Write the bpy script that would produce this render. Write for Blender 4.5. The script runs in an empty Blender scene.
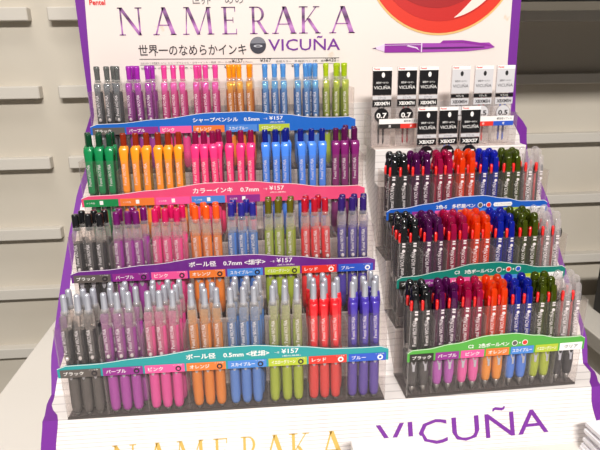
import bpy, math, random
from mathutils import Vector, Matrix
random.seed(7)
S = 0.001
sc = bpy.context.scene
col = sc.collection
PI = math.pi

# ------------------------------------------------------------ materials
def lin(c):
    out = []
    for v in c:
        v = v / 255.0
        out.append(v / 12.92 if v <= 0.04045 else ((v + 0.055) / 1.055) ** 2.4)
    return (*out, 1.0)

MATS = {}
def mat(name, rgb, rough=0.5, metal=0.0, coat=0.0, spec=0.5):
    if name in MATS: return MATS[name]
    m = bpy.data.materials.new(name); m.use_nodes = True
    b = m.node_tree.nodes['Principled BSDF']
    b.inputs['Base Color'].default_value = lin(rgb)
    b.inputs['Roughness'].default_value = rough
    b.inputs['Metallic'].default_value = metal
    b.inputs['Coat Weight'].default_value = coat
    b.inputs['Specular IOR Level'].default_value = spec
    MATS[name] = m
    return m

def clear(name, rgb, body=0.3, rough=0.08, tint=None, gloss=None):
    """see-through plastic: tinted transparency mixed with a glossy surface"""
    if name in MATS: return MATS[name]
    m = bpy.data.materials.new(name); m.use_nodes = True
    nt = m.node_tree; n = nt.nodes; l = nt.links
    b = n['Principled BSDF']; out = n['Material Output']
    b.inputs['Base Color'].default_value = lin(rgb)
    b.inputs['Roughness'].default_value = rough
    b.inputs['Coat Weight'].default_value = 0.0; b.inputs['Specular IOR Level'].default_value = 0.9
    t = n.new('ShaderNodeBsdfTransparent')
    t.inputs['Color'].default_value = lin(tint or (255, 255, 255))
    mx = n.new('ShaderNodeMixShader')
    fr = n.new('ShaderNodeLayerWeight'); fr.inputs['Blend'].default_value = 0.35
    mr = n.new('ShaderNodeMapRange')
    mr.inputs['To Min'].default_value = body
    mr.inputs['To Max'].default_value = min(1.0, body + (gloss if gloss is not None else 0.35))
    l.new(fr.outputs['Facing'], mr.inputs['Value'])
    l.new(mr.outputs['Result'], mx.inputs['Fac'])
    l.new(t.outputs[0], mx.inputs[1]); l.new(b.outputs[0], mx.inputs[2])
    l.new(mx.outputs[0], out.inputs['Surface'])
    MATS[name] = m
    return m

def stripes(name, rgb, line, spacing, width, vec=(0, 0.6, 1.0), rough=0.45):
    """card printed with fine level lines"""
    m = bpy.data.materials.new(name); m.use_nodes = True
    nt = m.node_tree; n = nt.nodes; l = nt.links
    b = n['Principled BSDF']; b.inputs['Roughness'].default_value = rough
    tc = n.new('ShaderNodeTexCoord')
    dot = n.new('ShaderNodeVectorMath'); dot.operation = 'DOT_PRODUCT'
    dot.inputs[1].default_value = [v / (spacing * S) for v in vec]
    l.new(tc.outputs['Object'], dot.inputs[0])
    noi = n.new('ShaderNodeTexNoise'); noi.inputs['Scale'].default_value = 22
    l.new(tc.outputs['Object'], noi.inputs['Vector'])
    fr = n.new('ShaderNodeMath'); fr.operation = 'FRACT'
    l.new(dot.outputs['Value'], fr.inputs[0])
    lt = n.new('ShaderNodeMath'); lt.operation = 'LESS_THAN'; lt.inputs[1].default_value = width
    l.new(fr.outputs[0], lt.inputs[0])
    mu = n.new('ShaderNodeMath'); mu.operation = 'MULTIPLY'
    l.new(lt.outputs[0], mu.inputs[0]); l.new(noi.outputs['Fac'], mu.inputs[1])
    mx = n.new('ShaderNodeMix'); mx.data_type = 'RGBA'
    mx.inputs['A'].default_value = lin(rgb); mx.inputs['B'].default_value = lin(line)
    l.new(mu.outputs[0], mx.inputs['Factor'])
    l.new(mx.outputs['Result'], b.inputs['Base Color'])
    MATS[name] = m
    return m

def speckle(name, rgb, rgb2, scale, lo, hi, rough=0.6, bump=0.0):
    m = bpy.data.materials.new(name); m.use_nodes = True
    nt = m.node_tree; n = nt.nodes; l = nt.links
    b = n['Principled BSDF']; b.inputs['Roughness'].default_value = rough
    tc = n.new('ShaderNodeTexCoord'); noi = n.new('ShaderNodeTexNoise')
    noi.inputs['Scale'].default_value = scale; noi.inputs['Detail'].default_value = 4
    l.new(tc.outputs['Object'], noi.inputs['Vector'])
    r = n.new('ShaderNodeValToRGB')
    r.color_ramp.elements[0].position = lo; r.color_ramp.elements[0].color = lin(rgb)
    r.color_ramp.elements[1].position = hi; r.color_ramp.elements[1].color = lin(rgb2)
    l.new(noi.outputs['Fac'], r.inputs['Fac']); l.new(r.outputs[0], b.inputs['Base Color'])
    if bump:
        bp = n.new('ShaderNodeBump'); bp.inputs['Strength'].default_value = bump
        bp.inputs['Distance'].default_value = 0.001
        l.new(noi.outputs['Fac'], bp.inputs['Height']); l.new(bp.outputs[0], b.inputs['Normal'])
    MATS[name] = m
    return m

card_white = stripes('white_ribbed_card', (228, 221, 217), (160, 152, 150), 8.0, 0.12)
panel_white = stripes('white_panel_card', (228, 221, 217), (164, 156, 154), 4.6, 0.18)
header_paper = speckle('header_paper', (226, 214, 207), (206, 178, 140), 38, 0.70, 0.80, 0.5)
wall_mat = speckle('slatwall_laminate', (190, 181, 166), (196, 188, 174), 6, 0.3, 0.7, 0.55)
ledge_mat = mat('slatwall_ledge_laminate', (198, 192, 182), 0.5)
table_mat = speckle('white_tabletop_laminate', (214, 208, 200), (219, 213, 206), 5, 0.3, 0.7, 0.4)
floor_mat = speckle('grey_vinyl_floor', (120, 115, 108), (132, 127, 118), 9, 0.3, 0.7, 0.6)
PURPLE = mat('purple_print', (112, 36, 142), 0.45)
WHITE = mat('white_print', (240, 236, 232), 0.5)
INK = mat('black_print', (40, 34, 40), 0.5)
GREYINK = mat('grey_print', (110, 104, 108), 0.5)
GOLD = mat('gold_print', (214, 178, 92), 0.4, 0.25)
REDINK = mat('red_print', (214, 44, 44), 0.5)

def serif_ink():
    m = bpy.data.materials.new('shaded_violet_print'); m.use_nodes = True
    n = m.node_tree.nodes; l = m.node_tree.links; b = n['Principled BSDF']
    tc = n.new('ShaderNodeTexCoord'); sp = n.new('ShaderNodeSeparateXYZ')
    l.new(tc.outputs['Object'], sp.inputs[0])
    mr = n.new('ShaderNodeMapRange')
    mr.inputs['From Min'].default_value = 0.369; mr.inputs['From Max'].default_value = 0.402
    l.new(sp.outputs['Z'], mr.inputs['Value'])
    r = n.new('ShaderNodeValToRGB'); e = r.color_ramp.elements
    e[0].position = 0; e[0].color = lin((128, 64, 140))
    e[1].position = 1; e[1].color = lin((84, 50, 92))
    for p, c in ((0.28, (190, 128, 192)), (0.5, (120, 56, 126)), (0.62, (74, 44, 80)), (0.85, (146, 96, 152))):
        x = e.new(p); x.color = lin(c)
    l.new(mr.outputs['Result'], r.inputs['Fac']); l.new(r.outputs[0], b.inputs['Base Color'])
    b.inputs['Roughness'].default_value = 0.5
    return m
SERIF_INK = serif_ink()

TRAYM = clear('clear_tray_plastic', (200, 194, 192), 0.02, 0.12, (253, 251, 250), 0.14)
EDGEM = clear('clear_tray_edge', (215, 210, 205), 0.10, 0.1, (250, 250, 250), 0.2)
SMOKE = mat('tray_base_strip', (70, 64, 62), 0.4)

# ------------------------------------------------------------ mesh builder (units: mm)
class MB:
    def __init__(s): s.v = []; s.f = []; s.m = []; s.sm = []; s.mats = []
    def mi(s, m):
        if m not in s.mats: s.mats.append(m)
        return s.mats.index(m)
    def poly(s, pts, m, smooth=False):
        b = len(s.v); s.v += [tuple(p) for p in pts]
        s.f.append(tuple(range(b, b + len(pts)))); s.m.append(s.mi(m)); s.sm.append(smooth)
    def box(s, x0, x1, y0, y1, z0, z1, m):
        b = len(s.v)
        s.v += [(x0,y0,z0),(x1,y0,z0),(x1,y1,z0),(x0,y1,z0),(x0,y0,z1),(x1,y0,z1),(x1,y1,z1),(x0,y1,z1)]
        for f in ((0,3,2,1),(4,5,6,7),(0,1,5,4),(1,2,6,5),(2,3,7,6),(3,0,4,7)):
            s.f.append(tuple(b+i for i in f)); s.m.append(s.mi(m)); s.sm.append(False)
    def bevbox(s, x0, x1, y0, y1, z0, z1, m, r=1.0):
        """box with its vertical and horizontal front edges eased"""
        prof = [(0, r), (r*0.3, r*0.3), (r, 0)]
        rings = []
        for k, (dz, ins) in enumerate([(0, r), (r*0.3, r*0.3), (r, 0)]):
            rings.append((z0+dz, ins))
        rings += [(z1-dz, ins) for dz, ins in [(r, 0), (r*0.3, r*0.3), (0, r)]]
        b = len(s.v)
        for z, ins in rings:
            a = ins + r
            s.v += [(x0+ins,y0+a,z),(x0+a,y0+ins,z),(x1-a,y0+ins,z),(x1-ins,y0+a,z),
                    (x1-ins,y1-a,z),(x1-a,y1-ins,z),(x0+a,y1-ins,z),(x0+ins,y1-a,z)]
        mi = s.mi(m)
        for k in range(len(rings)-1):
            for i in range(8):
                j = (i+1) % 8
                s.f.append((b+k*8+i, b+k*8+j, b+k*8+8+j, b+k*8+8+i)); s.m.append(mi); s.sm.append(False)
        s.f.append(tuple(b+i for i in range(7,-1,-1))); s.m.append(mi); s.sm.append(False)
        e = b+(len(rings)-1)*8
        s.f.append(tuple(e+i for i in range(8))); s.m.append(mi); s.sm.append(False)
    def lathe(s, prof, m, seg=12, cx=0, cy=0, a0=0, a1=2*PI, cap=True):
        """prof: list of (z, r)"""
        full = abs(a1-a0-2*PI) < 1e-6
        k = seg if full else seg+1
        b = len(s.v); mi = s.mi(m)
        for z, r in prof:
            for i in range(k):
                a = a0+(a1-a0)*i/seg
                s.v.append((cx+r*math.cos(a), cy+r*math.sin(a), z))
        for q in range(len(prof)-1):
            for i in range(seg):
                j = (i+1) % k if full else i+1
                s.f.append((b+q*k+i, b+q*k+j, b+(q+1)*k+j, b+(q+1)*k+i)); s.m.append(mi); s.sm.append(True)
        if full and cap:
            s.f.append(tuple(b+i for i in range(k-1,-1,-1))); s.m.append(mi); s.sm.append(False)
            e = b+(len(prof)-1)*k
            s.f.append(tuple(e+i for i in range(k))); s.m.append(mi); s.sm.append(False)
    def loft(s, secs, m, n=8, cx=0):
        """secs: (z, half_w, y_center, half_t): rounded bar running along z"""
        b = len(s.v); mi = s.mi(m)
        for sec in secs:
            z, hw, yc, ht = sec[:4]; ox = sec[4] if len(sec) > 4 else 0
            for i in range(n):
                a = 2*PI*i/n + PI/n
                c, d = math.cos(a), math.sin(a)
                c = math.copysign(abs(c)**0.6, c); d = math.copysign(abs(d)**0.7, d)
                s.v.append((cx+ox+hw*c, yc+ht*d, z))
        for q in range(len(secs)-1):
            for i in range(n):
                j = (i+1) % n
                s.f.append((b+q*n+i, b+q*n+j, b+(q+1)*n+j, b+(q+1)*n+i)); s.m.append(mi); s.sm.append(True)
        s.f.append(tuple(b+i for i in range(n-1,-1,-1))); s.m.append(mi); s.sm.append(True)
        e = b+(len(secs)-1)*n
        s.f.append(tuple(e+i for i in range(n))); s.m.append(mi); s.sm.append(True)
    def slab(s, outline, y0, y1, m):
        """outline in (x, z) counter-clockwise seen from the front; front face at y0, back at y1"""
        n = len(outline); b = len(s.v); mi = s.mi(m)
        s.v += [(x, y0, z) for x, z in outline] + [(x, y1, z) for x, z in outline]
        s.f.append(tuple(range(b, b+n))); s.m.append(mi); s.sm.append(False)
        s.f.append(tuple(range(b+2*n-1, b+n-1, -1))); s.m.append(mi); s.sm.append(False)
        for i in range(n):
            j = (i+1) % n
            s.f.append((b+i, b+n+i, b+n+j, b+j)); s.m.append(mi); s.sm.append(False)
    def disc(s, cx, cz, r, y0, y1, m, n=28, rz=None):
        s.slab([(cx+r*math.cos(2*PI*i/n), cz+(rz or r)*math.sin(2*PI*i/n)) for i in range(n)], y0, y1, m)
    def mesh(s, name):
        me = bpy.data.meshes.new(name)
        me.from_pydata([(x*S, y*S, z*S) for x, y, z in s.v], [], s.f)
        for m in s.mats: me.materials.append(m)
        me.polygons.foreach_set('material_index', s.m)
        me.polygons.foreach_set('use_smooth', s.sm)
        me.update()
        return me
    def build(s, name, parent=None):
        o = bpy.data.objects.new(name, s.mesh(name)); col.objects.link(o)
        if parent: o.parent = parent
        return o

def tag(o, label=None, cat=None, group=None, kind=None):
    if label: o['label'] = label
    if cat: o['category'] = cat
    if group: o['group'] = group
    if kind: o['kind'] = kind
    return o

def empty(name, loc=(0,0,0), rot=(0,0,0)):
    o = bpy.data.objects.new(name, None); col.objects.link(o)
    o.location = [v*S for v in loc]; o.rotation_euler = rot
    o.empty_display_size = 0.01
    return o

TCACHE = {}
def glyphs(txt, bold=0.0, res=2):
    """vertices (unit: font units) and faces of a word"""
    key = (txt, bold, res)
    if key in TCACHE: return TCACHE[key]
    cu = bpy.data.curves.new('t', 'FONT'); cu.body = txt; cu.size = 1.0
    cu.resolution_u = res; cu.offset = bold; cu.fill_mode = 'FRONT'
    o = bpy.data.objects.new('t', cu); col.objects.link(o)
    dg = bpy.context.evaluated_depsgraph_get()
    me = bpy.data.meshes.new_from_object(o.evaluated_get(dg))
    v = [tuple(p.co) for p in me.vertices]; f = [tuple(p.vertices) for p in me.polygons]
    bpy.data.objects.remove(o); bpy.data.curves.remove(cu); bpy.data.meshes.remove(me)
    TCACHE[key] = (v, f)
    return v, f

def text(mb, txt, x0, x1, zb, h, y, m, bold=0.0, slope=0.0, place=None, fit=True, res=2):
    """lay a word into mb: spans x0..x1, its glyph box from zb up to zb+h, on plane y"""
    v, f = glyphs(txt, bold, res)
    if not v: return
    ax, bx = min(p[0] for p in v), max(p[0] for p in v)
    ay, by = min(p[1] for p in v), max(p[1] for p in v)
    sx = (x1-x0)/(bx-ax) if x1 is not None else h/(by-ay)
    sy = h/(by-ay)
    b = len(mb.v); mi = mb.mi(m)
    for p in v:
        X = x0+(p[0]-ax)*sx; Z = zb+(p[1]-ay)*sy+slope*((p[0]-ax)*sx)
        mb.v.append(place(X, Z) if place else (X, y, Z))
    for q in f:
        mb.f.append(tuple(b+i for i in q)); mb.m.append(mi); mb.sm.append(False)

# serif capitals made of thick and thin strokes (unit height)
def serif_word(mb, word, x0, widths, gaps, zb, h, m, place):
    def quad(p, q, w, base, sx):
        (xa, za), (xb, zb_) = p, q
        pts = [(xa-w/2, za), (xa+w/2, za), (xb+w/2, zb_), (xb-w/2, zb_)]
        mb.poly([place(base+X*sx, zb+Z*h) for X, Z in pts], m)
    def bar(xa, xb, za, zb2, base, sx):
        mb.poly([place(base+xa*sx, zb+za*h), place(base+xb*sx, zb+za*h), place(base+xb*sx, zb+zb2*h), place(base+xa*sx, zb+zb2*h)], m)
    x = x0
    for ch, w, g in zip(word, widths, gaps):
        B, W = x, w
        t = 0.035
        if ch == 'N':
            quad((.12,0),(.12,1),.07,B,W); quad((.86,0),(.86,1),.07,B,W); quad((.86,0),(.12,1),.15,B,W)
            bar(0,.26,0,t,B,W); bar(.0,.2,1-t,1,B,W); bar(.72,1,1-t,1,B,W)
        elif ch == 'A':
            quad((.12,0),(.5,1),.07,B,W); quad((.88,0),(.5,1),.18,B,W); bar(.26,.72,.34,.34+t,B,W)
            bar(0,.27,0,t,B,W); bar(.74,1,0,t,B,W)
        elif ch == 'M':
            quad((.1,0),(.16,1),.035,B,W); quad((.88,0),(.83,1),.11,B,W); quad((.5,0),(.18,1),.11,B,W); quad((.5,0),(.82,1),.035,B,W)
            bar(0,.2,0,t,B,W); bar(.78,1,0,t,B,W); bar(.06,.2,1-t,1,B,W); bar(.8,.93,1-t,1,B,W)
        elif ch == 'E':
            quad((.22,0),(.22,1),.17,B,W); bar(0,.92,0,t,B,W); bar(0,.86,1-t,1,B,W); bar(.22,.72,.5,.5+t,B,W)
            bar(.87,.92,0,.2,B,W); bar(.81,.86,.82,1,B,W); bar(.68,.72,.42,.62,B,W)
        elif ch == 'R':
            quad((.2,0),(.2,1),.14,B,W); bar(0,.4,0,t,B,W); bar(0,.45,1-t,1,B,W); bar(.2,.45,.46,.46+t,B,W)
            pts = []
            n = 8
            for i in range(n):
                a0, a1 = PI/2-PI*i/n, PI/2-PI*(i+1)/n
                P = lambda a, r, r2: place(B+(.42+r*math.cos(a))*W, zb+(.73+r2*math.sin(a))*h)
                mb.poly([P(a0,.36,.27), P(a1,.36,.27), P(a1,.22,.235), P(a0,.22,.235)], m)
            quad((.86,0),(.45,.48),.16,B,W); bar(.76,1,0,t,B,W)
        elif ch == 'K':
            quad((.2,0),(.2,1),.14,B,W); bar(0,.4,0,t,B,W); bar(0,.4,1-t,1,B,W)
            quad((.27,.42),(.8,1),.055,B,W); quad((.88,0),(.42,.56),.16,B,W); bar(.74,1,0,t,B,W); bar(.64,.94,1-t,1,B,W)
        x += w+g

# ------------------------------------------------------------ camera
cam = bpy.data.cameras.new('camera'); co = bpy.data.objects.new('camera', cam); col.objects.link(co)
CP = Vector((196.94, -470.85, 341.46)); yaw, pitch, roll = [math.radians(a) for a in (-4.54, 17.34, -0.81)]
cy, sy, cp, sp = math.cos(yaw), math.sin(yaw), math.cos(pitch), math.sin(pitch)
f = Vector((-sy*cp, cy*cp, -sp)); r = Vector((cy, sy, 0)); u = r.cross(f)
r2 = r*math.cos(roll)+u*math.sin(roll); u2 = -r*math.sin(roll)+u*math.cos(roll)
M = Matrix(((r2.x,u2.x,-f.x,CP.x*S),(r2.y,u2.y,-f.y,CP.y*S),(r2.z,u2.z,-f.z,CP.z*S),(0,0,0,1)))
co.matrix_world = M
cam.sensor_width = 36; cam.lens = 537.82*36/600; cam.clip_start = 0.01; cam.clip_end = 50
sc.camera = co

# ------------------------------------------------------------ room
def struct(mb, name):
    o = mb.build(name); o['kind'] = 'structure'; return o
w = MB(); w.box(-1900, 590, 530, 560, -800, 1500, wall_mat); struct(w, 'wall_left')
w = MB(); w.box(590, 2000, 560, 590, -800, 1500, wall_mat); struct(w, 'wall_right')
w = MB(); w.box(-1900, 2000, -1800, 590, -830, -800, floor_mat); struct(w, 'floor')
n = 1
for zt in (426, 300, 177, 45, -74, -200, -325):
    for x0, x1 in ((-900, -171), (-139, 560)):
        w = MB(); w.bevbox(x0, x1, 512, 531, zt-21, zt, ledge_mat, 1.5); struct(w, 'trim_%d' % n); n += 1
for zt in (417, 305, 192, 68, -63, -190):
    w = MB(); w.bevbox(600, 1600, 540, 561, zt-19, zt, ledge_mat, 1.5); struct(w, 'trim_%d' % n); n += 1

# canopy shelf jutting out above the right wall; it shades the upper slats
t = empty('canopy_shelf', (1080, 528, 430))
m = mat('dark_shelf_laminate', (70, 68, 70), 0.6)
mb = MB(); mb.bevbox(-600, 700, -250, 0, 0, 26, m, 2); mb.build('shelf_board', t)
mb = MB()
for x in (-420, 420): mb.box(x-6, x+6, -120, 0, 26, 70, m)
mb.build('bracket', t)
tag(t, 'dark shelf edge jutting from the slatted wall along the top right of the picture', 'shelf')

# table
t = empty('display_table', (0, 0, -52))
mb = MB(); mb.bevbox(-132, 625, -900, 430, -28, 0, table_mat, 2); mb.build('tabletop', t)
legm = mat('white_metal_leg', (215, 212, 205), 0.4, 0.2)
for x in (-105, 595):
    for y in (-860, 395):
        mb = MB(); mb.box(x-18, x+18, y-18, y+18, -748, -28, legm); mb.build('leg', t)
tag(t, 'white laminate table carrying the whole pen display', 'table')

# black bin beside the display on the right
t = MB(); bm = mat('matt_black_plastic', (22, 22, 24), 0.5)
t.bevbox(0, 200, 0, 120, 0, 1, bm, 0.4)
t = MB()
t.box(0, 200, 0, 4, 0, 97, bm); t.box(0, 200, 116, 120, 0, 97, bm); t.box(0, 4, 4, 116, 0, 97, bm); t.box(196, 200, 4, 116, 0, 97, bm); t.box(4, 196, 4, 116, 0, 4, bm)
BIN = t.build('storage_bin'); BIN.location = (0.860, 0.34, -0.150)
tag(BIN, 'black open bin at the right picture edge behind the display', 'bin')
t = empty('side_counter', (800, 300, -150))
mb = MB(); mb.bevbox(0, 700, 0, 225, -30, 0, ledge_mat, 2); mb.build('countertop', t)
mb = MB(); mb.box(15, 685, 15, 215, -650, -30, ledge_mat); mb.build('cabinet_body', t)
tag(t, 'low beige side counter under the black bin right of the display', 'counter')

# ------------------------------------------------------------ display stand
stand = empty('pen_display_stand', (0, 0, -52))
def in_stand(mb, name, parent=None):
    o = mb.build(name, parent or stand)
    if parent is None: o.location = (0, 0, 0.052)
    return o
def lerp(tab, s):
    if s <= tab[0][0]: return tab[0][1]
    for (a, va), (b, vb) in zip(tab, tab[1:]):
        if s <= b:
            k = (s-a)/(b-a); k = k*k*(3-2*k)
            return va+(vb-va)*k
    return tab[-1][1]
# profile of the body: front panel, tread, slope, top riser  (y, z) and a running key
PROF = []
for i in range(9): PROF.append((-22+22*i/8, -52+52*i/8))
for i in range(1, 6): PROF.append((45*i/5, 0))
for i in range(1, 21): PROF.append((45+203*i/20, 205*i/20))
for i in range(1, 9): PROF.append((248, 205+78*i/8))
key = [0.0]
for (a, b), (c, d) in zip(PROF, PROF[1:]): key.append(key[-1]+math.hypot(c-a, d-b))
K0 = math.hypot(22, 52); K1 = K0+45; K2 = K1+math.hypot(203, 205)
def ks(y): return K1+(y-45)/203*math.hypot(203, 205)
LO = [(0,-29),(K0-28,-26),(K0,-24.5),(K0+36,-31),(ks(79),-37.6),(ks(129),-38.3),(ks(175),-37.4),(ks(210),-35),(K2+38,-23.8),(K2+78,-11.5)]
LI = [(0,-14),(K0-27,-11.5),(K0,-9.5),(K0+28,-25),(ks(48.5),-28.4),(ks(65),-26.3),(ks(79),-23),(ks(111),-25),(ks(133),-27.6),(ks(199),-28.3),(K2+31,-18.3),(K2+73,-8)]
RO = [(0,566),(K0,556),(K0+30,566),(ks(72),578),(ks(136),578),(ks(197),584),(ks(220),582),(K2+36,570),(K2+70,546.4)]
RI = [(0,550),(K0-14,543.5),(K0,545),(K0+31,561.6),(ks(81),573.3),(ks(134),571),(ks(196),575),(ks(220),573),(K2+22,561.6),(K2+61,543.1)]
def band(mb, ta, tb, m, off, thick, m_low=None):
    """sheet following the profile between two wavy outlines, with thickness"""
    n = len(PROF); b = len(mb.v); mi = mb.mi(m)
    N = []
    for i, (y, z) in enumerate(PROF):
        a = PROF[max(0, i-1)]; c = PROF[min(n-1, i+1)]
        dy, dz = c[0]-a[0], c[1]-a[1]; L = math.hypot(dy, dz)
        N.append((-dz/L, dy/L))
    for k, (y, z) in enumerate(PROF):
        xa, xb = lerp(ta, key[k]), lerp(tb, key[k]); ny, nz = N[k]
        yt, zt = y+ny*off, z+nz*off; yb, zb = y+ny*(off-thick), z+nz*(off-thick)
        mb.v += [(xa,yt,zt),(xb,yt,zt),(xb,yb,zb),(xa,yb,zb)]
    for k in range(n-1):
        a, c = b+4*k, b+4*k+4
        for i in range(4):
            j = (i+1) % 4
            mb.f.append((a+i, a+j, c+j, c+i)); mb.m.append(mb.mi(m_low) if m_low and k < 8 else mi); mb.sm.append(False)
    mb.f.append((b+3, b+2, b+1, b)); mb.m.append(mi); mb.sm.append(False)
    e = b+4*(n-1); mb.f.append((e, e+1, e+2, e+3)); mb.m.append(mi); mb.sm.append(False)
mb = MB(); band(mb, LI, RI, card_white, 0, 3, panel_white); in_stand(mb, 'stepped_body')
mb = MB(); band(mb, LO, LI, PURPLE, 0.3, 3.3); in_stand(mb, 'purple_edge')
mb = MB(); band(mb, RI, RO, PURPLE, 0.3, 3.3); in_stand(mb, 'purple_edge')
# side gussets under the body
for x in (12, 528):
    mb = MB()
    pts = [(-18,-52)]+[(y+4, z-4) for y, z in PROF[6:]]+[(256,283),(256,-52)]
    b0 = len(mb.v)
    mb.v += [(x-1.5, y, z) for y, z in pts]+[(x+1.5, y, z) for y, z in pts]
    k = len(pts); mi = mb.mi(WHITE)
    mb.f += [tuple(range(k)), tuple(range(2*k-1, k-1, -1))]; mb.m += [mi, mi]; mb.sm += [False, False]
    for i in range(k):
        j = (i+1) % k; mb.f.append((i, k+i, k+j, j)); mb.m.append(mi); mb.sm.append(False)
    in_stand(mb, 'side_gusset')

# tray ledges
YAW = math.radians(2.0)
def steps(lst, x0, x1, ang, ox):
    for y0, y1, z, zb in lst:
        mb = MB(); c, s_ = math.cos(ang), math.sin(ang)
        tmp = MB(); tmp.bevbox(x0, x1, y0-1.5, y1, zb, z, card_white, 0.6)
        mb.v = [(ox+(x-ox)*c-y*0*s_, y+(x-ox)*s_, zz) for x, y, zz in tmp.v]
        mb.f, mb.m, mb.sm, mb.mats = tmp.f, tmp.m, tmp.sm, tmp.mats
        in_stand(mb, 'tray_ledge')
LT = [(0, 0), (71, 68), (136, 134), (203, 205)]          # (y, z) of the left trays
RT = [(0, 0), (51, 54), (101, 115)]                      # and of the right ones
steps([(71,117,68,24), (136,182,134,90), (203,247,205,160)], -4, 324, 0, 0)
steps([(51,98,54,4), (101,147,115,54), (149,172,192,100), (174,226,232,130)], 341.5, 536, YAW, 342.5)

# header board
hb = MB()
hb.slab([(-10,205),(546,205),(543,268),(534,330),(532,408),(526,600),(2,600),(-3,411),(-9,280)], 250, 254, header_paper)
HB = in_stand(hb, 'header_board')
mb = MB()
mb.slab([(-14,205),(-10,205),(-9,280),(-3,411),(2,600),(-14,600),(-14.4,411),(-13.3,280)], 249.4, 254.6, PURPLE)
in_stand(mb, 'purple_edge')
mb = MB()
mb.slab([(546,205),(552,205),(551,268),(546,330),(543.7,408),(542,600),(526,600),(532,408),(534,330),(543,268)], 249.4, 254.6, PURPLE)
in_stand(mb, 'purple_edge')
HY = 249.5
hp = lambda x, z: (x, HY, z)
mb = MB()
serif_word(mb, 'NAMERAKA', 34, [29.4,28.5,38.5,20,23.5,31,27.5,33], [11.6,8,10,14.5,4.4,3.1,11,0], 370, 32, SERIF_INK, hp)
in_stand(mb, 'serif_lettering', HB)
mb = MB()
text(mb, '世界一のなめらかインキ', 55, 189, 345, 13.5, HY, INK, 0.008)
in_stand(mb, 'slogan_lettering', HB); mb = MB()
text(mb, 'VICUÑA', 217, 309, 349.5, 17.5, HY, PURPLE, 0.006)
in_stand(mb, 'brand_lettering', HB); mb = MB()
text(mb, '世界一 めの', 124, 188, 405, 13, HY, GREYINK, 0.0)
in_stand(mb, 'top_lettering', HB)
mb = MB(); text(mb, 'Pentel', 2, 21, 405, 6, HY, REDINK, 0.03); in_stand(mb, 'red_logo', HB)
mb = MB()
mb.poly([hp(55,341.2),hp(308,339.6),hp(308,340.3),hp(55,341.9)], INK)
mb.poly([hp(55,334.2),hp(308,333),hp(308,333.4),hp(55,334.6)], GREYINK)
for x0, x1, s_ in ((56,88,'なめらかインキ搭載ボールペン'),(90,150,'シャープペンシル・カラーインキ・極細'),(152,196,'ボール径0.5mm 0.7mm'),(226,246,'各種カラー'),(250,280,'多機能ペン 3色'),(284,308,'補充用リフィル')):
    text(mb, s_, x0, x1, 335.3, 2.6, HY, GREYINK)
text(mb, '¥157', 170, 184, 336, 4.2, HY, INK); text(mb, '¥367', 206, 220, 336, 4.2, HY, INK); text(mb, '¥420', 290, 304, 335.4, 4.2, HY, INK)
text(mb, '替芯 ¥84 ボールペン 全8色 シャープ 全6色', 56, 150, 329, 2.6, HY, GREYINK)
text(mb, '¥525', 160, 172, 329, 3.6, HY, INK); text(mb, '¥157', 246, 258, 329, 3.6, HY, INK)
in_stand(mb, 'fine_print', HB)
mb = MB()
mb.disc(204, 356.5, 10.2, 249.3, 250, mat('logo_dark', (58, 56, 66), 0.4))
mb.slab([(204+10*math.cos(a), 356.5+10*math.sin(a)) for a in [PI*i/14 for i in range(1, 14)]], 249.1, 249.4, mat('logo_grey', (120, 120, 128), 0.4))
mb.disc(204, 355.5, 5.6, 248.9, 249.2, mat('logo_ring', (190, 190, 196), 0.4), 20, 1.6)
mb.disc(204, 355.5, 3.2, 248.7, 249.0, mat('logo_dark', (58, 56, 66)), 20, 0.8)
in_stand(mb, 'round_emblem', HB)
# printed red bowl
mb = MB(); cx, cz = 438, 467
mb.disc(cx, cz, 101, 249.5, 250, mat('bowl_rim_print', (222, 178, 110), 0.5), 64)
mb.disc(cx, cz+0.6, 99, 249.3, 249.6, mat('bowl_orange_print', (214, 52, 34), 0.4), 64)
mb.disc(cx, cz+5, 89, 249.1, 249.4, mat('bowl_red_print', (190, 34, 30), 0.4), 64)
mb.disc(cx-6, cz+12, 80, 248.9, 249.2, mat('bowl_deep_print', (160, 26, 28), 0.4), 64)
arc = []
for i in range(17):
    a = math.radians(-78+60*i/16); arc.append((cx+86*math.cos(a), cz+4+86*math.sin(a)))
for i in range(16, -1, -1):
    a = math.radians(-78+60*i/16); k = 86-13*math.sin(PI*i/16); arc.append((cx+k*math.cos(a), cz+4+k*math.sin(a)))
mb.slab(arc, 248.7, 248.9, mat('bowl_glint_print', (246, 214, 204), 0.4))
in_stand(mb, 'printed_red_bowl', HB)
# printed purple pen
mb = MB(); pv = mat('printed_pen_purple', (140, 40, 150), 0.4); pl = mat('printed_pen_pale', (222, 200, 226), 0.4); pd = mat('printed_pen_dark', (84, 26, 96), 0.4)
mb.slab([(354,350.5),(367,346.4),(367,356),(356,352)], 249.4, 250, pl)
mb.slab([(351,350.8),(356,350.2),(356,352)], 249.3, 250, pd)
mb.slab([(367,345.4),(416,345.2),(416,356.6),(367,356.4)], 249.4, 250, pv)
mb.slab([(416,345.2),(478,346),(506,348.5),(514,350.5),(506,356.5),(478,356.2),(416,356.6)], 249.3, 250, mat('printed_pen_violet', (158, 66, 168), 0.4))
mb.slab([(440,356.2),(444,359.6),(470,359.8),(500,355.4),(514,351.6),(500,352.6),(470,356.8)], 249.0, 249.3, pv)
mb.slab([(398,354.4),(410,351.5),(413,347.4),(409,350),(396,353)], 249.0, 249.3, pl)
mb.slab([(416,349),(470,349.4),(500,350.2),(500,351.4),(470,351.6),(416,351.4)], 249.0, 249.3, pd)
mb.slab([(367,354.2),(416,354.4),(416,355),(367,354.8)], 249.0, 249.3, pl)
mb.slab([(415,345),(416.5,345),(416.5,357),(415,357)], 248.9, 249.3, pl)
in_stand(mb, 'printed_pen_picture', HB)

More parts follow.
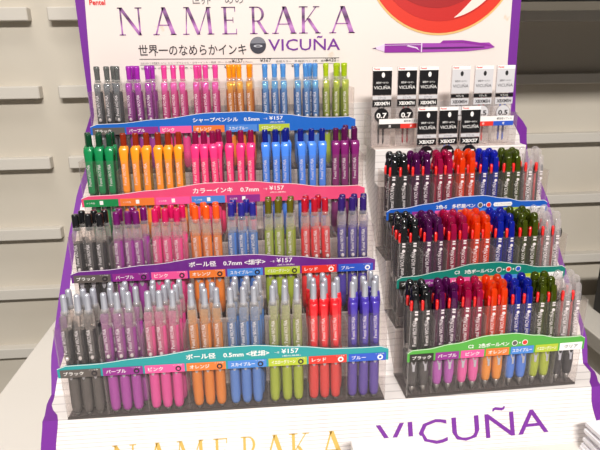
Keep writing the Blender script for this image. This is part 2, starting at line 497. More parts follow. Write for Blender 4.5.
# front panel lettering
def fp(x, k):     # k = distance up the panel from its lower edge
    L = K0; y = -22+22*k/L; z = -52+52*k/L
    return (x, y-0.45, z+0.19)
mb = MB()
serif_word(mb, 'NAMERAKA', 43, [23.2,22.6,30.4,15.9,18.6,24.5,21.8,26], [9.3,6.3,7.9,11.5,3.5,2.4,8.7,0], 0, 29, GOLD, lambda x, z: fp(x, z))
in_stand(mb, 'gold_lettering')
mb = MB()
text(mb, 'VICUÑA', 309, 493, 7, 31, 0, PURPLE, 0.0, 0.033, fp)
in_stand(mb, 'purple_lettering')
tag(stand, 'white cardboard counter display with purple wavy edges and tall printed header on the table', 'display stand')

# ------------------------------------------------------------ trays
def prof_top(u):
    pts = [(0,12.5),(0.10,13),(0.25,17),(0.45,23.5),(0.58,24),(0.72,20),(0.84,15.5),(0.93,15),(1,15.5)]
    for (a, va), (b, vb) in zip(pts, pts[1:]):
        if u <= b:
            k = (u-a)/(b-a); return va+(vb-va)*k*k*(3-2*k)
    return pts[-1][1]
COLS = {'black': ((92,84,80),'ブラック'), 'dark': ((40,36,34),'ブラック'), 'purple': ((140,40,132),'パープル'), 'pink': ((232,84,148),'ピンク'),
        'orange': ((228,118,48),'オレンジ'), 'sky': ((72,130,206),'スカイブルー'), 'lime': ((176,190,48),'イエローグリーン'),
        'red': ((226,52,40),'レッド'), 'blue': ((44,84,190),'ブルー'), 'green': ((22,130,70),'グリーン'), 'white': ((238,236,232),'クリア')}
def make_tray(name, label, W, n, h, band_rgb, labels, title, loc, ang, txtpos, price=None, dots=None):
    root = empty(name, loc, (0, 0, ang))
    tag(root, label, 'pen tray', None)
    mb = MB(); mb.box(0, W, 0, 46, 0, 1.2, clear('smoked_tray_floor', (92,84,82), 0.6, 0.2)); mb.box(0.5, W-0.5, -0.25, 0.9, 1.2, 3.0, SMOKE); mb.build('tray_floor', root)
    mb = MB(); mb.box(0, W, -0.1, 1.0, 3.0, 100, TRAYM); mb.build('front_wall', root)
    mb = MB(); mb.box(0, W, 45, 46, 1.2, 100, TRAYM); mb.build('back_wall', root)
    for x in (0, W-1.0):
        mb = MB(); mb.box(x, x+1.0, 1.0, 45, 1.2, 100, TRAYM); mb.box(x, x+1.0, -0.3, 0.4, 3.0, 100.2, EDGEM); mb.build('side_wall', root)
    for i in range(1, n):
        x = W*i/n
        mb = MB(); mb.box(x-0.5, x+0.5, 1.0, 44.5, 1.2, 88, EDGEM); mb.build('divider', root)
    # banded price strip with its wavy top
    st = MB(); out = [(-1.5, h-7.5 if False else h-0.5), (W+1.5, h-0.5)]
    bm_ = mat('band_%d_%d_%d' % band_rgb, band_rgb, 0.4, 0, 0.2)
    N = 40; top = []
    for i in range(N, -1, -1):
        u = i/N; e = min(u, 1-u)*W
        rr = 3.0 - (math.sqrt(max(0, 9-(3-e)**2)) if e < 3 else 3.0)
        top.append((-1.5+u*(W+3), h+prof_top(u)-rr))
    st.slab(out+top, -2.2, -1.3, bm_)
    st.box(-1.5, 0.5, -1.3, 0, h+2, h+8, EDGEM); st.box(W-0.5, W+1.5, -1.3, 0, h+2, h+8, EDGEM)
    S_ = st.build('price_strip', root)
    ln = MB()
    for a, b in zip(top, top[1:]):
        ln.poly([(a[0],-2.25,a[1]),(b[0],-2.25,b[1]),(b[0],-2.25,b[1]-0.5),(a[0],-2.25,a[1]-0.5)], WHITE)
    ln.build('white_border', S_)
    tb = MB(); x0, x1, zb, hh = txtpos
    text(tb, title, x0, x1, h+zb, hh, -2.35, WHITE, 0.018, 0.0)
    if price:
        text(tb, price, x1+12, x1+29, h+zb+1.2, hh-1, -2.35, WHITE, 0.01)
        text(tb, '一本', x1+5, x1+10, h+zb+1.5, 2.6, -2.35, WHITE); text(tb, '(税込価格)', x1+13, x1+31, h+zb-2.6, 2.0, -2.35, WHITE)
    if dots:
        for k, (dx, c) in enumerate(dots):
            if c == 'pill':
                tb.slab([(dx, h+zb+0.3), (dx+20, h+zb+0.3), (dx+21.5, h+zb+2.6), (dx+20, h+zb+4.9), (dx, h+zb+4.9), (dx-1.5, h+zb+2.6)], -2.5, -2.3, WHITE)
                text(tb, 'シャープペンシル0.5', dx+0.5, dx+19.5, h+zb+1.6, 2.0, -2.6, INK)
            elif c == '+': text(tb, '+', dx-1.2, dx+1.2, h+zb+1.4, 2.4, -2.4, WHITE, 0.02)
            else:
                tb.disc(dx, h+zb+2.6, 3.1, -2.5, -2.3, WHITE, 18); tb.disc(dx, h+zb+2.6, 2.5, -2.6, -2.4, mat('dot_'+c, COLS[c][0]), 18)
    tb.build('lettering', S_)
    for i, c in enumerate(labels):
        if not c: continue
        rgb, word = COLS[c]
        cm = mat('label_'+c, rgb, 0.45)
        lb = MB(); a, b = W*i/n+1.0, W*(i+1)/n-1.0
        lb.slab([(a,h-0.3),(b,h-0.3),(b,h+8.2),(a,h+8.2)], -2.7, -2.25, cm)
        tx = INK if c == 'white' else WHITE
        k = (b-a)
        nl = len(word); wd = min(k*0.62, nl*k*0.125)
        if n == 7: wd = min(k*0.86, nl*k*0.2); xs = a+(k-wd)/2
        else: xs = a+k*0.08
        if price and h < 49.2:        # colour-ink tray: small words and a tall swatch mark
            text(lb, 'インキ色', a+3, a+12, h+3, 2.2, -2.8, WHITE); lb.box(a+k*0.46, a+k*0.56, -2.8, -2.7, h+2, h+6.5, WHITE)
        else:
            text(lb, word, xs, xs+wd, h+2.0, 4.2, -2.8, tx, 0.012)
            if n == 8 and title[0] == 'ボ':
                lb.disc(b-6, h+3.4, 2.9, -2.85, -2.7, WHITE if c in ('red','blue') else INK, 16)
                text(lb, '●', b-7.4, b-4.6, h+2, 2.8, -2.95, cm); text(lb, 'インキ色', b-11, b-2, h+6.7, 1.2, -2.8, WHITE)
        lb.build('colour_label', S_)
    return root
h1 = 49.5
make_tray('pen_tray', 'clear tray with teal band, lowest of the four on the left', 320, 8, 49.5, (22,148,150),
          ['black','purple','pink','orange','sky','lime','red','blue'], 'ボール径　0.5mm <極細>', (0,0,0), 0, (121,202,12,6.2), '¥157')
make_tray('pen_tray', 'clear tray with purple band reading 0.7mm, third from the top on the left', 320, 8, 50, (104,34,128),
          ['black','purple','pink','orange','sky','lime','red','blue'], 'ボール径　0.7mm <細字>', (0,71,68), 0, (121,202,12,6.2), '¥157')
make_tray('pen_tray', 'clear tray with rose pink band, above the purple-banded tray', 320, 8, 49.0, (226,72,116),
          ['green','orange','pink','sky','purple',None,None,None], 'カラーインキ　0.7mm', (0,136,134), 0, (123,198,11.5,6.0), '¥157')
make_tray('pen_tray', 'clear tray with blue band, topmost on the left under the header lettering', 320, 8, 50, (20,98,190),
          ['black','purple','pink','orange','sky','lime',None,None], 'シャープペンシル　0.5mm', (0,203,205), 0, (121,202,12,5.6), '¥157')
c7 = ['dark','purple','pink','orange','sky','lime','white']
make_tray('pen_tray', 'clear tray with leaf green band, lowest on the right above the purple lettering', 188, 7, 45, (78,164,58), c7,
          'C2　2色ボールペン', (342.5,0,0), YAW, (62,106,10,5.0), None, [(112,'black'),(117.5,'+'),(123,'red')])
make_tray('pen_tray', 'clear tray with dark green band, middle one on the right', 188, 7, 49.5, (14,122,108), c7,
          'C3　3色ボールペン', (342.5,51,54), YAW, (62,106,12,5.0), None, [(112,'black'),(117.5,'+'),(123,'red'),(128.5,'+'),(134,'blue')])
make_tray('pen_tray', 'clear tray with blue band on the right below the refill packs', 188, 7, 50, (20,86,180), c7,
          '2色-S　多機能ペン', (341,101,115), YAW, (56,102,10,5.0), None, [(108,'black'),(113,'+'),(118,'red'),(125,'pill')])

# ------------------------------------------------------------ pens
PAL = {  # main rgb of body and clip
 'black': (38,38,42), 'gray': (92,94,98), 'purple': (150,40,150), 'violet': (120,20,100), 'pink': (228,60,140), 'hot': (244,50,120),
 'orange': (232,128,30), 'sky': (70,124,204), 'green': (150,172,40), 'lime': (160,180,70), 'red': (226,36,44), 'blue': (70,52,160),
 'emerald': (10,128,72), 'amber': (250,150,28), 'cobalt': (70,130,228)}
SIL = mat('silver_plastic', (188,190,200), 0.3, 0.45)
TIPM = mat('tip_metal', (150,148,146), 0.3, 0.7)
CLR = clear('clear_pen_plastic', (238,233,228), 0.13, 0.03, (250,247,245), 0.4)
MARK = mat('clip_lettering', (236,232,236), 0.5)

def clip_secs(zt, ze, wt, wm, yc, ht, wend=None):
    wend = wend or wm
    L = zt-ze
    return [(ze, wend*0.35, yc+0.3, ht*0.5), (ze+1.2, wend*0.8, yc, ht*0.9), (ze+3.5, wend, yc-0.2, ht), (ze+L*0.3, wm*0.98, yc-0.1, ht),
            (ze+L*0.62, wm, yc, ht), (ze+L*0.8, (wm+wt)/2, yc+0.2, ht), (zt-4, wt, yc+0.9, ht*1.5), (zt-1.2, wt*0.96, yc+1.6, ht*1.8), (zt, wt*0.75, yc+2.0, ht*1.5)]

def pen_proto(kind, c):
    """returns a list of (name, mesh, label) for one pen, sub-parts as nested lists"""
    P = []
    rgb = PAL.get(c, (128, 128, 128))
    dk = tuple(int(v*0.55) for v in rgb)
    if kind in ('ball5', 'ball7', 'gel', 'pencil'):
        body = mat('rubber_'+c, rgb, 0.5)
        grip_rgb = {'black': (82,78,76), 'purple': (158,62,154), 'pink': (208,72,146), 'orange': (208,120,38), 'sky': (80,122,192), 'lime': (150,166,48), 'red': (204,56,52), 'blue': (88,66,152)}.get(c, rgb) if kind == 'ball5' else rgb
        gripm = mat('%sgrip_%s' % (kind, c), grip_rgb, 0.55)
        tint = clear('tinted_'+c, rgb, 0.62, 0.1, tuple(min(255, v+90) for v in rgb), 0.3)
        mb = MB(); mb.lathe([(0,1.2),(1,1.9),(4,3.3)], TIPM, 10); P.append(('tip', mb, None))
        mb = MB(); mb.lathe([(4,3.5),(6.5,4.6),(14,5.1),(34,5.0),(46,5.0),(52,5.2),(53,5.0)], gripm, 14); P.append(('grip', mb, None))
        mb = MB()
        secs = [(55,2.7),(50,2.7),(46,2.3),(43,1.5),(41.4,0.5)]
        for (za, wa), (zb, wb) in zip(secs, secs[1:]):
            r_ = 5.28
            A = lambda w_, z_: (r_*math.sin(w_/r_), -r_*math.cos(w_/r_), z_)
            mb.poly([A(-wa, za), A(-wb, zb), A(0, zb), A(0, za)], SIL, True)
            mb.poly([A(0, za), A(0, zb), A(wb, zb), A(wa, za)], SIL, True)
        P.append(('silver_tongue', mb, 'silver tongue at the top of the grip'))
        if kind == 'ball7' or kind == 'ball5':
            inner = body if kind == 'ball7' else mat('pale_'+c, rgb if c == 'black' else tuple(int(v*0.8+255*0.12) for v in rgb), 0.4, 0, 0.4)
            zi = 96 if kind == 'ball7' else 93
            mb = MB(); mb.lathe([(53,4.9),(70,4.8),(zi-2,4.6),(zi,4.0)], inner, 14); P.append(('barrel', mb, None))
        elif kind == 'gel':
            mb = MB(); mb.lathe([(53,5.0),(75,4.9),(104,4.9),(106,4.2)], clear('gelbody_'+c, tuple(int(v*0.7) for v in rgb), 0.4, 0.1, tuple(min(255, v+110) for v in rgb), 0.3), 14)
            mb.lathe([(54,1.6),(104,1.6)], mat('refill_'+c, dk, 0.4), 8); P.append(('barrel', mb, None))
        else:
            mb = MB(); mb.lathe([(53,5.0),(75,4.9),(97,4.8),(99,4.3)], mat('pencilbody_'+c, tuple(int(v*0.8) for v in rgb), 0.25, 0.15, 0.5), 14); P.append(('barrel', mb, None))
        if kind == 'ball5':
            solid = c in ('red', 'blue')
            cm = mat('solid_clip_'+c, rgb, 0.3, 0, 0.4) if solid else clear('clearclip5_'+c, tuple(int(v*0.45+225*0.55) for v in rgb), 0.2, 0.05, (246,240,236), 0.4)
            sh = mat('solid_clip_'+c, rgb, 0.3, 0, 0.4) if solid else CLR
            mb = MB(); mb.lathe([(93,4.8),(97,5.0),(104,4.9),(110,4.3),(112,3.7)], sh, 14); P.append(('shoulder', mb, None))
            mb = MB(); mb.lathe([(108,3.3),(112,3.3),(125,3.0),(127.2,2.7),(128,1.8)], SIL, 12); P.append(('push_button', mb, 'silver push button'))
        elif kind == 'ball7':
            kd = {'gray': (24,24,28), 'black': (20,20,24), 'purple': (104,14,92), 'pink': (200,16,84), 'orange': (240,84,20), 'sky': (38,34,130), 'green': (90,84,10), 'red': (176,14,36), 'blue': (46,24,100)}[c]
            cm = clear('clearclip7_'+c, tuple(int(v*0.3+225*0.7) for v in rgb), 0.09, 0.03, (250,247,245), 0.4)
            mb = MB(); mb.lathe([(95,4.8),(99,5.0),(106,4.8),(111,4.2),(113,3.8)], CLR, 14); P.append(('shoulder', mb, None))
            mb = MB(); mb.lathe([(109,3.6),(115,3.7),(126,3.6),(127.4,3.3),(128,2.4)], mat('knob7_'+c, kd, 0.2, 0, 0.6), 12); P.append(('push_button', mb, None))
        elif kind == 'gel':
            kd = {'emerald': (6,70,40), 'amber': (150,44,14), 'hot': (140,10,70), 'cobalt': (14,28,130), 'violet': (90,10,74)}[c]
            cm = mat('gelclip_'+c, rgb, 0.28, 0, 0.4)
            mb = MB(); mb.lathe([(104,4.9),(106,5.2),(111,5.2),(113,4.6),(113.6,3.6)], cm, 14); P.append(('shoulder', mb, None))
            mb = MB(); mb.lathe([(110,3.4),(114,3.5),(126,3.4),(127.4,3.1),(128,2.2)], clear('gelknob_'+c, kd, 0.72, 0.12, tuple(min(255, v+90) for v in kd), 0.25), 12); P.append(('push_button', mb, None))
        else:
            kd = {'gray': (96,98,96), 'purple': (160,40,170), 'pink': (236,70,150), 'orange': (250,150,20), 'sky': (80,140,216), 'green': (170,196,20)}[c]
            cm = clear('pencilclip_'+c, tuple(int(v*0.7+225*0.3) for v in rgb), 0.45, 0.05, tuple(min(255, v+130) for v in rgb), 0.45)
            mb = MB(); mb.lathe([(97,4.8),(101,5.1),(107,4.8),(110,4.2),(112,3.6)], CLR, 14); P.append(('shoulder', mb, None))
            mb = MB(); mb.lathe([(109,3.1),(113,3.1),(122,3.3),(124,3.6),(127.4,3.5),(128,2.6)], clear('pencilknob_'+c, kd, 0.7, 0.1, tuple(min(255, v+110) for v in kd), 0.2), 12); P.append(('push_button', mb, None))
        mb = MB()
        if kind == 'gel': mb.loft(clip_secs(112, 60, 5.2, 4.0, -6.6, 1.2), cm)
        else:
            mb.loft(clip_secs(108, 62, 4.0, 3.1, -6.5, 1.0), cm)
            if not (kind == 'ball5' and c in ('red', 'blue')):
                mb.lathe([(63,0.3),(63.6,1.4),(65,1.9),(66.6,1.4),(67.4,0.3)], clear('drop_bead', (245,240,240), 0.55, 0.05), 8, 0, -7.2, cap=False)
        clipm = mb
        tm = MB(); v, f_ = glyphs('Pentel VICUÑA', 0.0, 1)
        ax, bx = min(p[0] for p in v), max(p[0] for p in v); L = 24; k = L/(bx-ax)
        b = len(tm.v)
        yy = -8.05 if kind == 'gel' else -7.75
        tm.v += [(0.8-p[1]*k*1.3, yy, 70+(p[0]-ax)*k) for p in v]; tm.m = [tm.mi(MARK)]*len(f_); tm.sm = [False]*len(f_); tm.f = list(f_)
        P.append(('clip', clipm, None, [('clip_lettering', tm)]))
    else:   # multi function pens: smooth dome, coloured sliders, long clip
        solid = c == 'black'
        if c == 'clear':
            body = clear('multi_clear', (222,216,216), 0.13, 0.03, (248,246,246), 0.5); cl = body; gripc = mat('rubber_dark', (38,36,40), 0.5)
        else:
            rg = {'black': (18,18,20), 'purple': (96,14,88), 'pink': (176,14,78), 'orange': (236,70,8), 'blue': (18,36,170), 'olive': (78,90,6)}[c]
            body = mat('multi_black', rg, 0.12, 0, 0.8) if solid else clear('multi_'+c, rg, 0.36, 0.04, tuple(min(255, int(v*1.0)+45) for v in rg), 0.3)
            cl = mat('multi_black', rg) if solid else clear('multiclip_'+c, rg, 0.45, 0.03, tuple(min(255, v+50) for v in rg), 0.3)
            gripc = mat('multigrip_'+c, {'black': (70,68,68), 'purple': (170,80,170), 'pink': (220,90,160), 'orange': (222,138,40), 'blue': (70,120,210), 'olive': (160,176,40)}[c], 0.5)
        mb = MB(); mb.lathe([(0,0.7),(2,1.2),(5,2.1),(11,3.6)], TIPM, 10); P.append(('tip', mb, None))
        mb = MB(); mb.lathe([(11,3.7),(14,4.6),(26,5.5),(36,5.2),(46,5.5),(48,5.3)], gripc, 14); P.append(('grip', mb, None))
        mb = MB(); r_ = 5.62
        A = lambda w_, z_: (r_*math.sin(w_/r_), -r_*math.cos(w_/r_), z_)
        for sx in (-1, 1):
            mb.poly([A(sx*4.4, 46), A(sx*2.6, 46), A(sx*0.9, 38), A(sx*1.5, 36)], SIL, True)
        mb.poly([A(-1.5, 38.5), A(-1.1, 30), A(1.1, 30), A(1.5, 38.5)], SIL, True)
        P.append(('silver_fork', mb, 'silver forked inlay on the grip'))
        mb = MB(); mb.lathe([(48,5.3),(60,5.4),(100,5.3),(106,5.0)], body, 14)
        P.append(('barrel', mb, None))
        mb = MB()
        mb.lathe([(48,1.3),(104,1.3)], mat('refill_red', (210,24,30), 0.4), 8, -2.2, -0.8); mb.lathe([(48,1.3),(104,1.3)], mat('refill_ink', (24,22,26), 0.4), 8, 2.2, 0.8)
        P.append(('refill', mb, None))
        mb = MB(); mb.lathe([(106,5.0),(109,5.2),(114,5.0),(117,4.1),(119,3.9),(122,4.5),(125.5,4.3),(128,3.0),(129,1.4)], body, 14); P.append(('dome', mb, None))
        mb = MB(); mb.loft([(101,1.2,-3.9,1.4,-4.2),(103,1.5,-4.3,1.7,-4.4),(110,1.5,-4.3,1.7,-4.3),(112.5,1.0,-3.9,1.2,-4.1)], mat('slider_red', (232,36,34), 0.25, 0, 0.5)); P.append(('red_slider', mb, 'red slider on the left side of the barrel'))
        mb = MB(); mb.loft([(99,1.0,-3.0,1.2,4.7),(101,1.3,-3.2,1.4,4.9),(107,1.3,-3.2,1.4,4.8),(109,0.9,-3.0,1.0,4.6)], mat('slider_black', (22,20,24), 0.25, 0, 0.5)); P.append(('black_slider', mb, None))
        cm_ = MB(); cm_.loft(clip_secs(121, 56, 3.2, 3.3, -6.9, 1.1, 3.0), cl)
        tm = MB(); v, f_ = glyphs('Pentel VICUÑA', 0.004, 1)
        ax, bx = min(p[0] for p in v), max(p[0] for p in v); L = 30; k = L/(bx-ax)
        tm.v += [(0.8-p[1]*k*1.25, -8.2, 62+(p[0]-ax)*k) for p in v]; tm.m = [tm.mi(MARK)]*len(f_); tm.sm = [False]*len(f_); tm.f = list(f_)
        tm.disc(0, 93, 1.7, -8.35, -8.0, MARK, 12)
        tm.box(-1.6, 1.6, -8.35, -8.0, 97.5, 99.2, MARK); tm.box(-1.6, 1.6, -8.35, -8.0, 100.4, 102.0, MARK)
        P.append(('clip', cm_, None, [('clip_lettering', tm)]))
        mb = MB(); mb.lathe([(50,5.45),(56,5.5)], mat('barcode_band', (214,208,204), 0.5), 12, a0=-PI*0.8, a1=-PI*0.2); mb.box(-3, -0.5, -5.7, -5.5, 52, 54.5, INK); mb.box(0.6, 3, -5.7, -5.5, 52, 54.5, INK)
        P.append(('printed_band', mb, None))
    if kind == 'multi':
        for e in P:
            for q_ in [e[1]]+([z_[1] for z_ in e[3]] if len(e) > 3 else []): q_.v = [(a_, b_, c_*0.945) for a_, b_, c_ in q_.v]
    out = []
    for e in P:
        subs = [(nm, s_.mesh(nm)) for nm, s_ in e[3]] if len(e) > 3 else []
        out.append((e[0], e[1].mesh(e[0]), e[2], subs))
    return out

PROTO = {}
def put_pen(kind, c, name, loc, rot, label, cat, group):
    if (kind, c) not in PROTO: PROTO[(kind, c)] = pen_proto(kind, c)
    root = empty(name, loc, rot)
    tag(root, label, cat, group)
    for nm, me, lb, subs in PROTO[(kind, c)]:
        o = bpy.data.objects.new(nm, me); col.objects.link(o); o.parent = root
        if lb: o['label'] = lb
        for n2, m2 in subs:
            s_ = bpy.data.objects.new(n2, m2); col.objects.link(s_); s_.parent = o
    return root

T4 = [('gray', [[10.6, 21.9, 33.2], [25.6], []]), ('purple', [[46.8, 58.4, 70.1], [49.5, 73.2], []]), ('pink', [[88.6, 99.9, 111.2], [], []]), ('pink', [[126.8, 138.1, 149.4], [130.4], []]), ('orange', [[167.6, 180.4, 191.7], [172.0], [192.2]]), ('sky', [[210.6, 221.9, 233.2], [], []]), ('sky', [[250.6, 261.9, 273.2], [269.0], []]), ('green', [[286.8, 298.1, 309.4], [301.8, 313.2], []])]
T3 = [('emerald', [[10.6, 21.9, 33.2], [6.8, 18.1, 33.2], []]), ('amber', [[48.0, 61.1, 72.6], [], []]), ('amber', [[86.8, 98.1, 109.4], [], []]), ('hot', [[126.8, 138.1, 149.4], [152.8], []]), ('hot', [[166.8, 178.1, 189.4], [], []]), ('cobalt', [[207.3, 218.7, 230.1], [232.8], []]), ('cobalt', [[249.2, 260.5, 272.2], [], []]), ('violet', [[288.2, 299.5, 310.8], [313.0], [304.6]])]
T2 = [('black', [[6.8, 18.1, 29.4], [8.8, 20.4, 32.4], []]), ('purple', [[46.8, 58.1, 69.4], [48.0, 60.5, 72.4], []]), ('pink', [[86.8, 98.1, 109.4], [88.8, 102.4, 113.4], []]), ('orange', [[129.2, 140.5, 151.8], [127.3, 138.6, 150.4], []]), ('sky', [[166.8, 178.1, 190.0], [168.8, 183.6], []]), ('green', [[206.8, 218.1, 229.4], [208.5, 220.1, 232.4], []]), ('red', [[246.8, 258.1, 270.1], [249.2, 263.2], []]), ('blue', [[286.8, 298.1, 309.4], [289.1, 301.3, 313.0], []])]
T1 = [('black', [[8.6, 19.9, 31.2], [10.6, 21.9, 33.2], []]), ('purple', [[46.8, 58.1, 69.4], [50.0, 61.9, 73.2], [46.8, 60.1]]), ('pink', [[86.8, 98.1, 109.4], [88.8, 100.1, 111.4], [86.8, 101.9, 113.2]]), ('orange', [[129.6, 140.9, 152.2], [126.8, 138.1, 149.4], []]), ('sky', [[166.8, 178.1, 189.4], [168.8, 180.4, 191.9], [170.6, 181.9, 193.2]]), ('lime', [[206.8, 219.6, 230.9], [209.3, 221.1, 232.4], []]), ('red', [[246.8, 258.1, 269.4], [248.8, 261.0, 272.7], [246.8, 260.1]]), ('blue', [[286.8, 298.1, 309.4], [289.8, 301.1, 312.5], [311.5]])]
R3 = [[7.2, 19.4], [33.5, 45.7], [60.3, 72.5], [87.2, 99.4], [114.0, 126.2], [140.9, 153.1], [168.0, 180.2]]
R2 = [[7.2, 19.4], [34.4, 46.6], [61.0, 73.2], [87.6, 99.8], [114.2, 126.4], [141.0, 153.2], [168.0, 180.2]]
R1 = [[7.6, 19.8], [34.6, 46.8], [61.4, 73.6], [88.0, 100.2], [114.8, 127.0], [141.0, 153.2], [168.0, 180.2]]
ORD = ['first','second','third','fourth','fifth','sixth','seventh','eighth']
def positions(n):
    return {1: ['only'], 2: ['left','right'], 3: ['left','middle','right'], 4: ['far left','mid left','mid right','far right']}[n]
DEF = {'T4': (T4, (203,205), 'pencil', 'mechanical_pencil', 'mechanical pencil', 'blue-banded left tray', {'gray':'grey'}),
       'T3': (T3, (136,134), 'gel', 'gel_pen', 'ink pen', 'rose-banded tray', {'emerald':'green','amber':'orange','hot':'pink','cobalt':'blue','violet':'dark magenta'}),
       'T2': (T2, (71,68), 'ball7', 'ballpoint_pen', 'clear-clip ballpoint', 'purple-banded tray', {'sky':'navy-topped blue','green':'olive'}),
       'T1': (T1, (0,0), 'ball5', 'ballpoint_pen', 'silver-topped ballpoint', 'teal-banded tray', {'sky':'pale blue','lime':'yellow-green','blue':'violet blue'})}
ROWN = ['front row', 'second row', 'back row']
for k, (T, (y0, z0), kind, nm, word, trayw, ren) in DEF.items():
    for i, (c, rows) in enumerate(T):
        for j, xs in enumerate(rows):
            for q, x in enumerate(xs):
                pos = positions(len(xs))[q]
                yy = y0+(5.8, 18.8, 31.6)[j]
                if k == 'T1': yy += 0.0
                lab = '%s %s, %s in %s, %s compartment of %s' % (ren.get(c, c), word, pos, ROWN[j], ORD[i], trayw)
                lean = random.uniform(-0.5, 0.5)*PI/180
                back = -random.uniform(3.6, 4.2)*PI/180
                pen = put_pen(kind, c, nm, (x, yy, z0+1.25), (back, lean, random.uniform(-0.12, 0.12)), lab,
                        'pencil' if kind == 'pencil' else 'pen', '%ss in the %s' % (word, trayw))
                if k == 'T2': pen.scale = (1, 1, (.935, .945, .955, .97, .985, 1, 1, 1)[i])
MC = ['black','purple','pink','orange','blue','olive','clear']
for rows, (ox, y0, z0), trayw in ((R1, (342.5,0,0), 'leaf-green-banded tray'), (R2, (342.5,51,54), 'dark-green-banded tray'), (R3, (341,101,115), 'blue-banded right tray')):
    for i, fr in enumerate(rows):
        lo, hi = i*188/7+6.8, (i+1)*188/7-6.8
        allr = [fr, [lo+random.uniform(0, .5), hi-random.uniform(0, .5)]] + ([[lo+random.uniform(0, 1.2), hi-random.uniform(0, .5)]] if rows is R2 else [])
        for j, xs in enumerate(allr):
            for q, x in enumerate(xs):
                ly = (6.2, 19.7, 33.0)[j]
                X = ox+x*math.cos(YAW)-ly*math.sin(YAW); Y = y0+x*math.sin(YAW)+ly*math.cos(YAW)
                dz = 0
                lab = '%s multi pen with red slider, %s in %s, %s compartment of %s' % (MC[i], positions(len(xs))[q], ROWN[j], ORD[i], trayw)
                put_pen('multi', MC[i], 'multi_pen', (X, Y, z0+1.25), (-random.uniform(3.2, 3.6)*PI/180, random.uniform(-.5, .5)*PI/180, YAW+random.uniform(-0.25, 0.2)),
                        lab, 'pen', 'multi pens in the %s' % trayw)

# ------------------------------------------------------------ refill packs and their rack
POUCH = clear('clear_pouch', (214,208,206), 0.22, 0.1, (250,248,248), 0.45)
CB = mat('black_card', (26,24,26), 0.22, 0, 0.5); CW = mat('white_card', (205,202,204), 0.3, 0, 0.3)
def refill_pack(loc, W, H, dark, code, size, rod, label, tilt, rz):
    root = empty('refill_pack', loc, (tilt, 0, rz)); tag(root, label, 'refill pack', 'refill packs at the top of the right side')
    mb = MB()     # pillow-shaped bag
    n = 8; nz = 8
    for sgn in (-1, 1):
        b = len(mb.v)
        for a in range(nz+1):
            for i in range(n+1):
                x = W*i/n; z = H*a/nz
                d = 2.0*min(1, 4*(i/n)*(1-i/n))*min(1, 6*(a/nz)*(1-a/nz))
                mb.v.append((x, sgn*(d+0.15), z))
        for a in range(nz):
            for i in range(n):
                p = b+a*(n+1)+i
                q = (p, p+1, p+n+2, p+n+1)
                mb.f.append(q if sgn < 0 else q[::-1]); mb.m.append(mb.mi(POUCH)); mb.sm.append(True)
    mb.build('clear_pouch', root)
    base = CB if dark else CW; ink = WHITE if dark else INK; inv = CW if dark else CB
    y = -2.6
    mb = MB(); mb.box(0.6, W-0.6, y, y+0.4, H*0.655, H-4.5, base); mb.box(0.6, W-0.6, y, y+0.4, H*0.51, H*0.592, base); mb.box(0.6, W-0.6, y-0.05, y+0.4, H-4.5, H-0.4, WHITE)
    mb.box(0.6, W-0.6, y-0.1, y+0.4, H*0.602, H*0.645, inv)
    mb.disc(W/2+1, H-9.5, 2.0, y-0.12, y, mat('hang_hole_pale', (236,230,226), 0.5) if dark else mat('hang_hole_dark', (24,22,24), 0.5), 16, 3.0)
    cd = mb.build('header_card', root)
    mb = MB()
    text(mb, 'Pentel', 1.6, 9, H-3.4, 2.2, y-0.15, REDINK, 0.03)
    text(mb, '油性ボールペン', 4.5, W-4.5, H-19.5, 2.4, y-0.15, ink, 0.01)
    text(mb, 'VICUÑA', 2.2, W-2.2, H-26, 4.6, y-0.15, ink, 0.0)
    text(mb, 'リフィル', W*0.3, W*0.7, H*0.608, 2.4, y-0.2, INK if dark else WHITE, 0.01)
    text(mb, code, 2.6, W-2.6, H*0.527, 4.2, y-0.15, ink, 0.03)
    mb.build('lettering', cd)
    mb = MB(); mb.disc(W/2, H*0.40, W*0.36, y, y+0.4, CB if dark else CW, 28)
    if not dark: mb.disc(W/2, H*0.40, W*0.38, y+0.1, y+0.45, GREYINK, 28)
    text(mb, size, W*0.24, W*0.76, H*0.365, 6.4, y-0.15, ink, 0.03)
    mb.build('size_badge', root)
    for k in (0.38, 0.62):
        mb = MB(); mb.lathe([(3,0.5),(6,1.1),(10,1.3),(H*0.62,1.3)], mat('rod_'+str(rod), rod, 0.35), 8, W*k, 0); mb.lathe([(H*0.62,1.25),(H*0.82,1.25)], CLR, 8, W*k, 0)
        mb.build('refill_rod', root)
def rp(x, y, yaw=YAW): return (x, y+(x-342.5)*math.sin(yaw))
for x, dark, code, size, rod, lab in (
    (339.5, True, 'XBXM7H', '0.7', (30,28,34), 'black refill pack marked 0.7, leftmost in the clear rack'),
    (370.5, True, 'XBXM7H', '0.7', (150,20,40), 'black refill pack with crinkled shiny top, second from left in the clear rack'),
    (397.5, True, 'XBXM7H', '0.7', (30,28,34), 'black refill pack right of the crinkled one, partly hidden by front packs'),
    (438.6, False, 'XBXM5H', '0.5', (30,28,34), 'white refill pack with dark strip, leftmost white one in the rack'),
    (468.0, False, 'XBXM5H', '0.5', (200,40,40), 'white refill pack with dark strip, middle white one in the rack'),
    (496.2, False, 'XBXM5H', '0.5', (60,90,190), 'white refill pack marked 0.5, rightmost in the rack')):
    px, py = rp(x, 191)
    refill_pack((px, py, 233.3), 24.6, 95.5, dark, code, size, rod, lab, math.radians(-1.5), random.uniform(-.04, .04)+YAW)
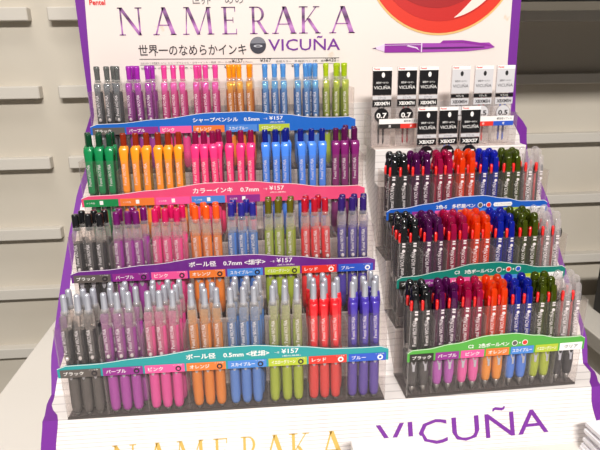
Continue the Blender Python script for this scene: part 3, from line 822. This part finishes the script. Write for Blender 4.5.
for x, lab, rod in ((388.5, 'black refill pack standing in front of the rack, left of three', (30,28,34)),
               (415.0, 'black refill pack standing in front of the rack, middle of three', (60,90,190)),
               (442.5, 'black refill pack standing in front of the rack, right of three', (30,28,34))):
    px, py = rp(x, 158)
    refill_pack((px, py, 192.1), 24.6, 91, True, 'XBXS7', '0.7', rod, lab, math.radians(-3), YAW+random.uniform(-.06, .06))
rx, ry = rp(337, 177)
t = empty('refill_rack', (rx, ry, 232), (0, 0, YAW)); tag(t, 'clear rack holding six refill packs below the printed purple pen', 'rack')
mb = MB(); mb.box(0, 186, 0, 40, 0, 1.1, TRAYM); mb.build('rack_floor', t)
mb = MB(); mb.box(0, 186, 0, 1, 1.1, 40, TRAYM); mb.build('front_wall', t)
mb = MB(); mb.box(0, 186, 39, 40, 1.1, 44, TRAYM); mb.build('back_wall', t)
for x in (0, 185): mb = MB(); mb.box(x, x+1, 1, 39, 1.1, 40, EDGEM); mb.build('side_wall', t)
for x0, x1, ca, cb in ((9, 62, 'dark', 'red'), (128, 180, 'red', 'blue')):
    mb = MB(); mb.box(x0, x1, -0.7, 0, 25, 36.5, WHITE)
    mm = (x0+x1)/2
    mb.box(x0, mm, -0.9, -0.7, 25, 30.5, mat('label_'+ca, COLS[ca][0])); mb.box(mm, x1, -0.9, -0.7, 25, 30.5, mat('label_'+cb, COLS[cb][0]))
    text(mb, '補充用リフィル', mm+4, x1-2, 32, 3.0, -0.8, INK, 0.01)
    text(mb, '黒' if ca == 'dark' else '赤', (x0+mm)/2-1.5, (x0+mm)/2+1.5, 26.3, 3, -1.0, WHITE, 0.01)
    text(mb, '赤' if cb == 'red' else '青', (x1+mm)/2-1.5, (x1+mm)/2+1.5, 26.3, 3, -1.0, WHITE, 0.01)
    mb.build('rack_label', t)

# ------------------------------------------------------------ things on the table in front
mb = MB(); mb.bevbox(-70, 0, -70, 0, 0, 42, mat('white_box_card', (238,236,236), 0.5), 0.8)
o = mb.build('white_card_box'); o.location = (0.3465, -0.045, -0.052); o.rotation_euler = (0, 0, 0.0)
tag(o, 'plain white box in front of the display, hiding the foot of the purple V', 'box')
LM = mat('leaflet_paper', (236,234,238), 0.5); LE = mat('leaflet_edge', (196,200,214), 0.5)
for i in range(9):
    mb = MB(); mb.box(0, 90, 0, 120, 0, 3.6, LM); mb.box(0.3, 89.7, -0.2, 0.3, 0.6, 2.9, LE)
    o = mb.build('leaflet_bundle'); o.location = (0.5360+random.uniform(-.0015, .0015), -0.150+random.uniform(-.001, .001), -0.052+0.0036*i)
    o.rotation_euler = (0, 0, math.radians(6)+random.uniform(-.02, .02))
    tag(o, 'white leaflet bundle, %s in the stack at the lower right corner' % (['lowest','second from bottom','third from bottom','fourth from bottom','fifth from bottom','sixth from bottom','seventh from bottom','eighth from bottom','topmost'][i]), 'leaflets', 'stacked leaflets by the right corner')

# ------------------------------------------------------------ light
def area(name, loc, target, size, power, colr=(1, .96, .9), sy_=None):
    L = bpy.data.lights.new(name, 'AREA'); L.energy = power; L.color = colr
    L.shape = 'RECTANGLE'; L.size = size; L.size_y = sy_ or size
    o = bpy.data.objects.new(name, L); col.objects.link(o); o.location = [v*S for v in loc]
    d = Vector(target)*S-o.location; o.rotation_euler = d.to_track_quat('-Z', 'Y').to_euler()
    return o
area('ceiling_lamp', (420, -2200, 1950), (250, 200, 130), 1.2, 112, (1, .965, .925), 0.2)
area('ceiling_lamp', (100, -250, 2200), (250, 150, 100), 1.2, 17, (1, .965, .92), 0.12)
wd = bpy.data.worlds.new('room_glow'); sc.world = wd; wd.use_nodes = True
wd.node_tree.nodes['Background'].inputs[0].default_value = (1.0, 0.95, 0.9, 1); wd.node_tree.nodes['Background'].inputs[1].default_value = 0.13

sc.view_settings.view_transform = 'Standard'; sc.view_settings.look = 'None'
sc.view_settings.exposure = 0.0; sc.view_settings.gamma = 1.0
sc.view_settings.use_curve_mapping = False
sc.cycles.transparent_max_bounces = 40
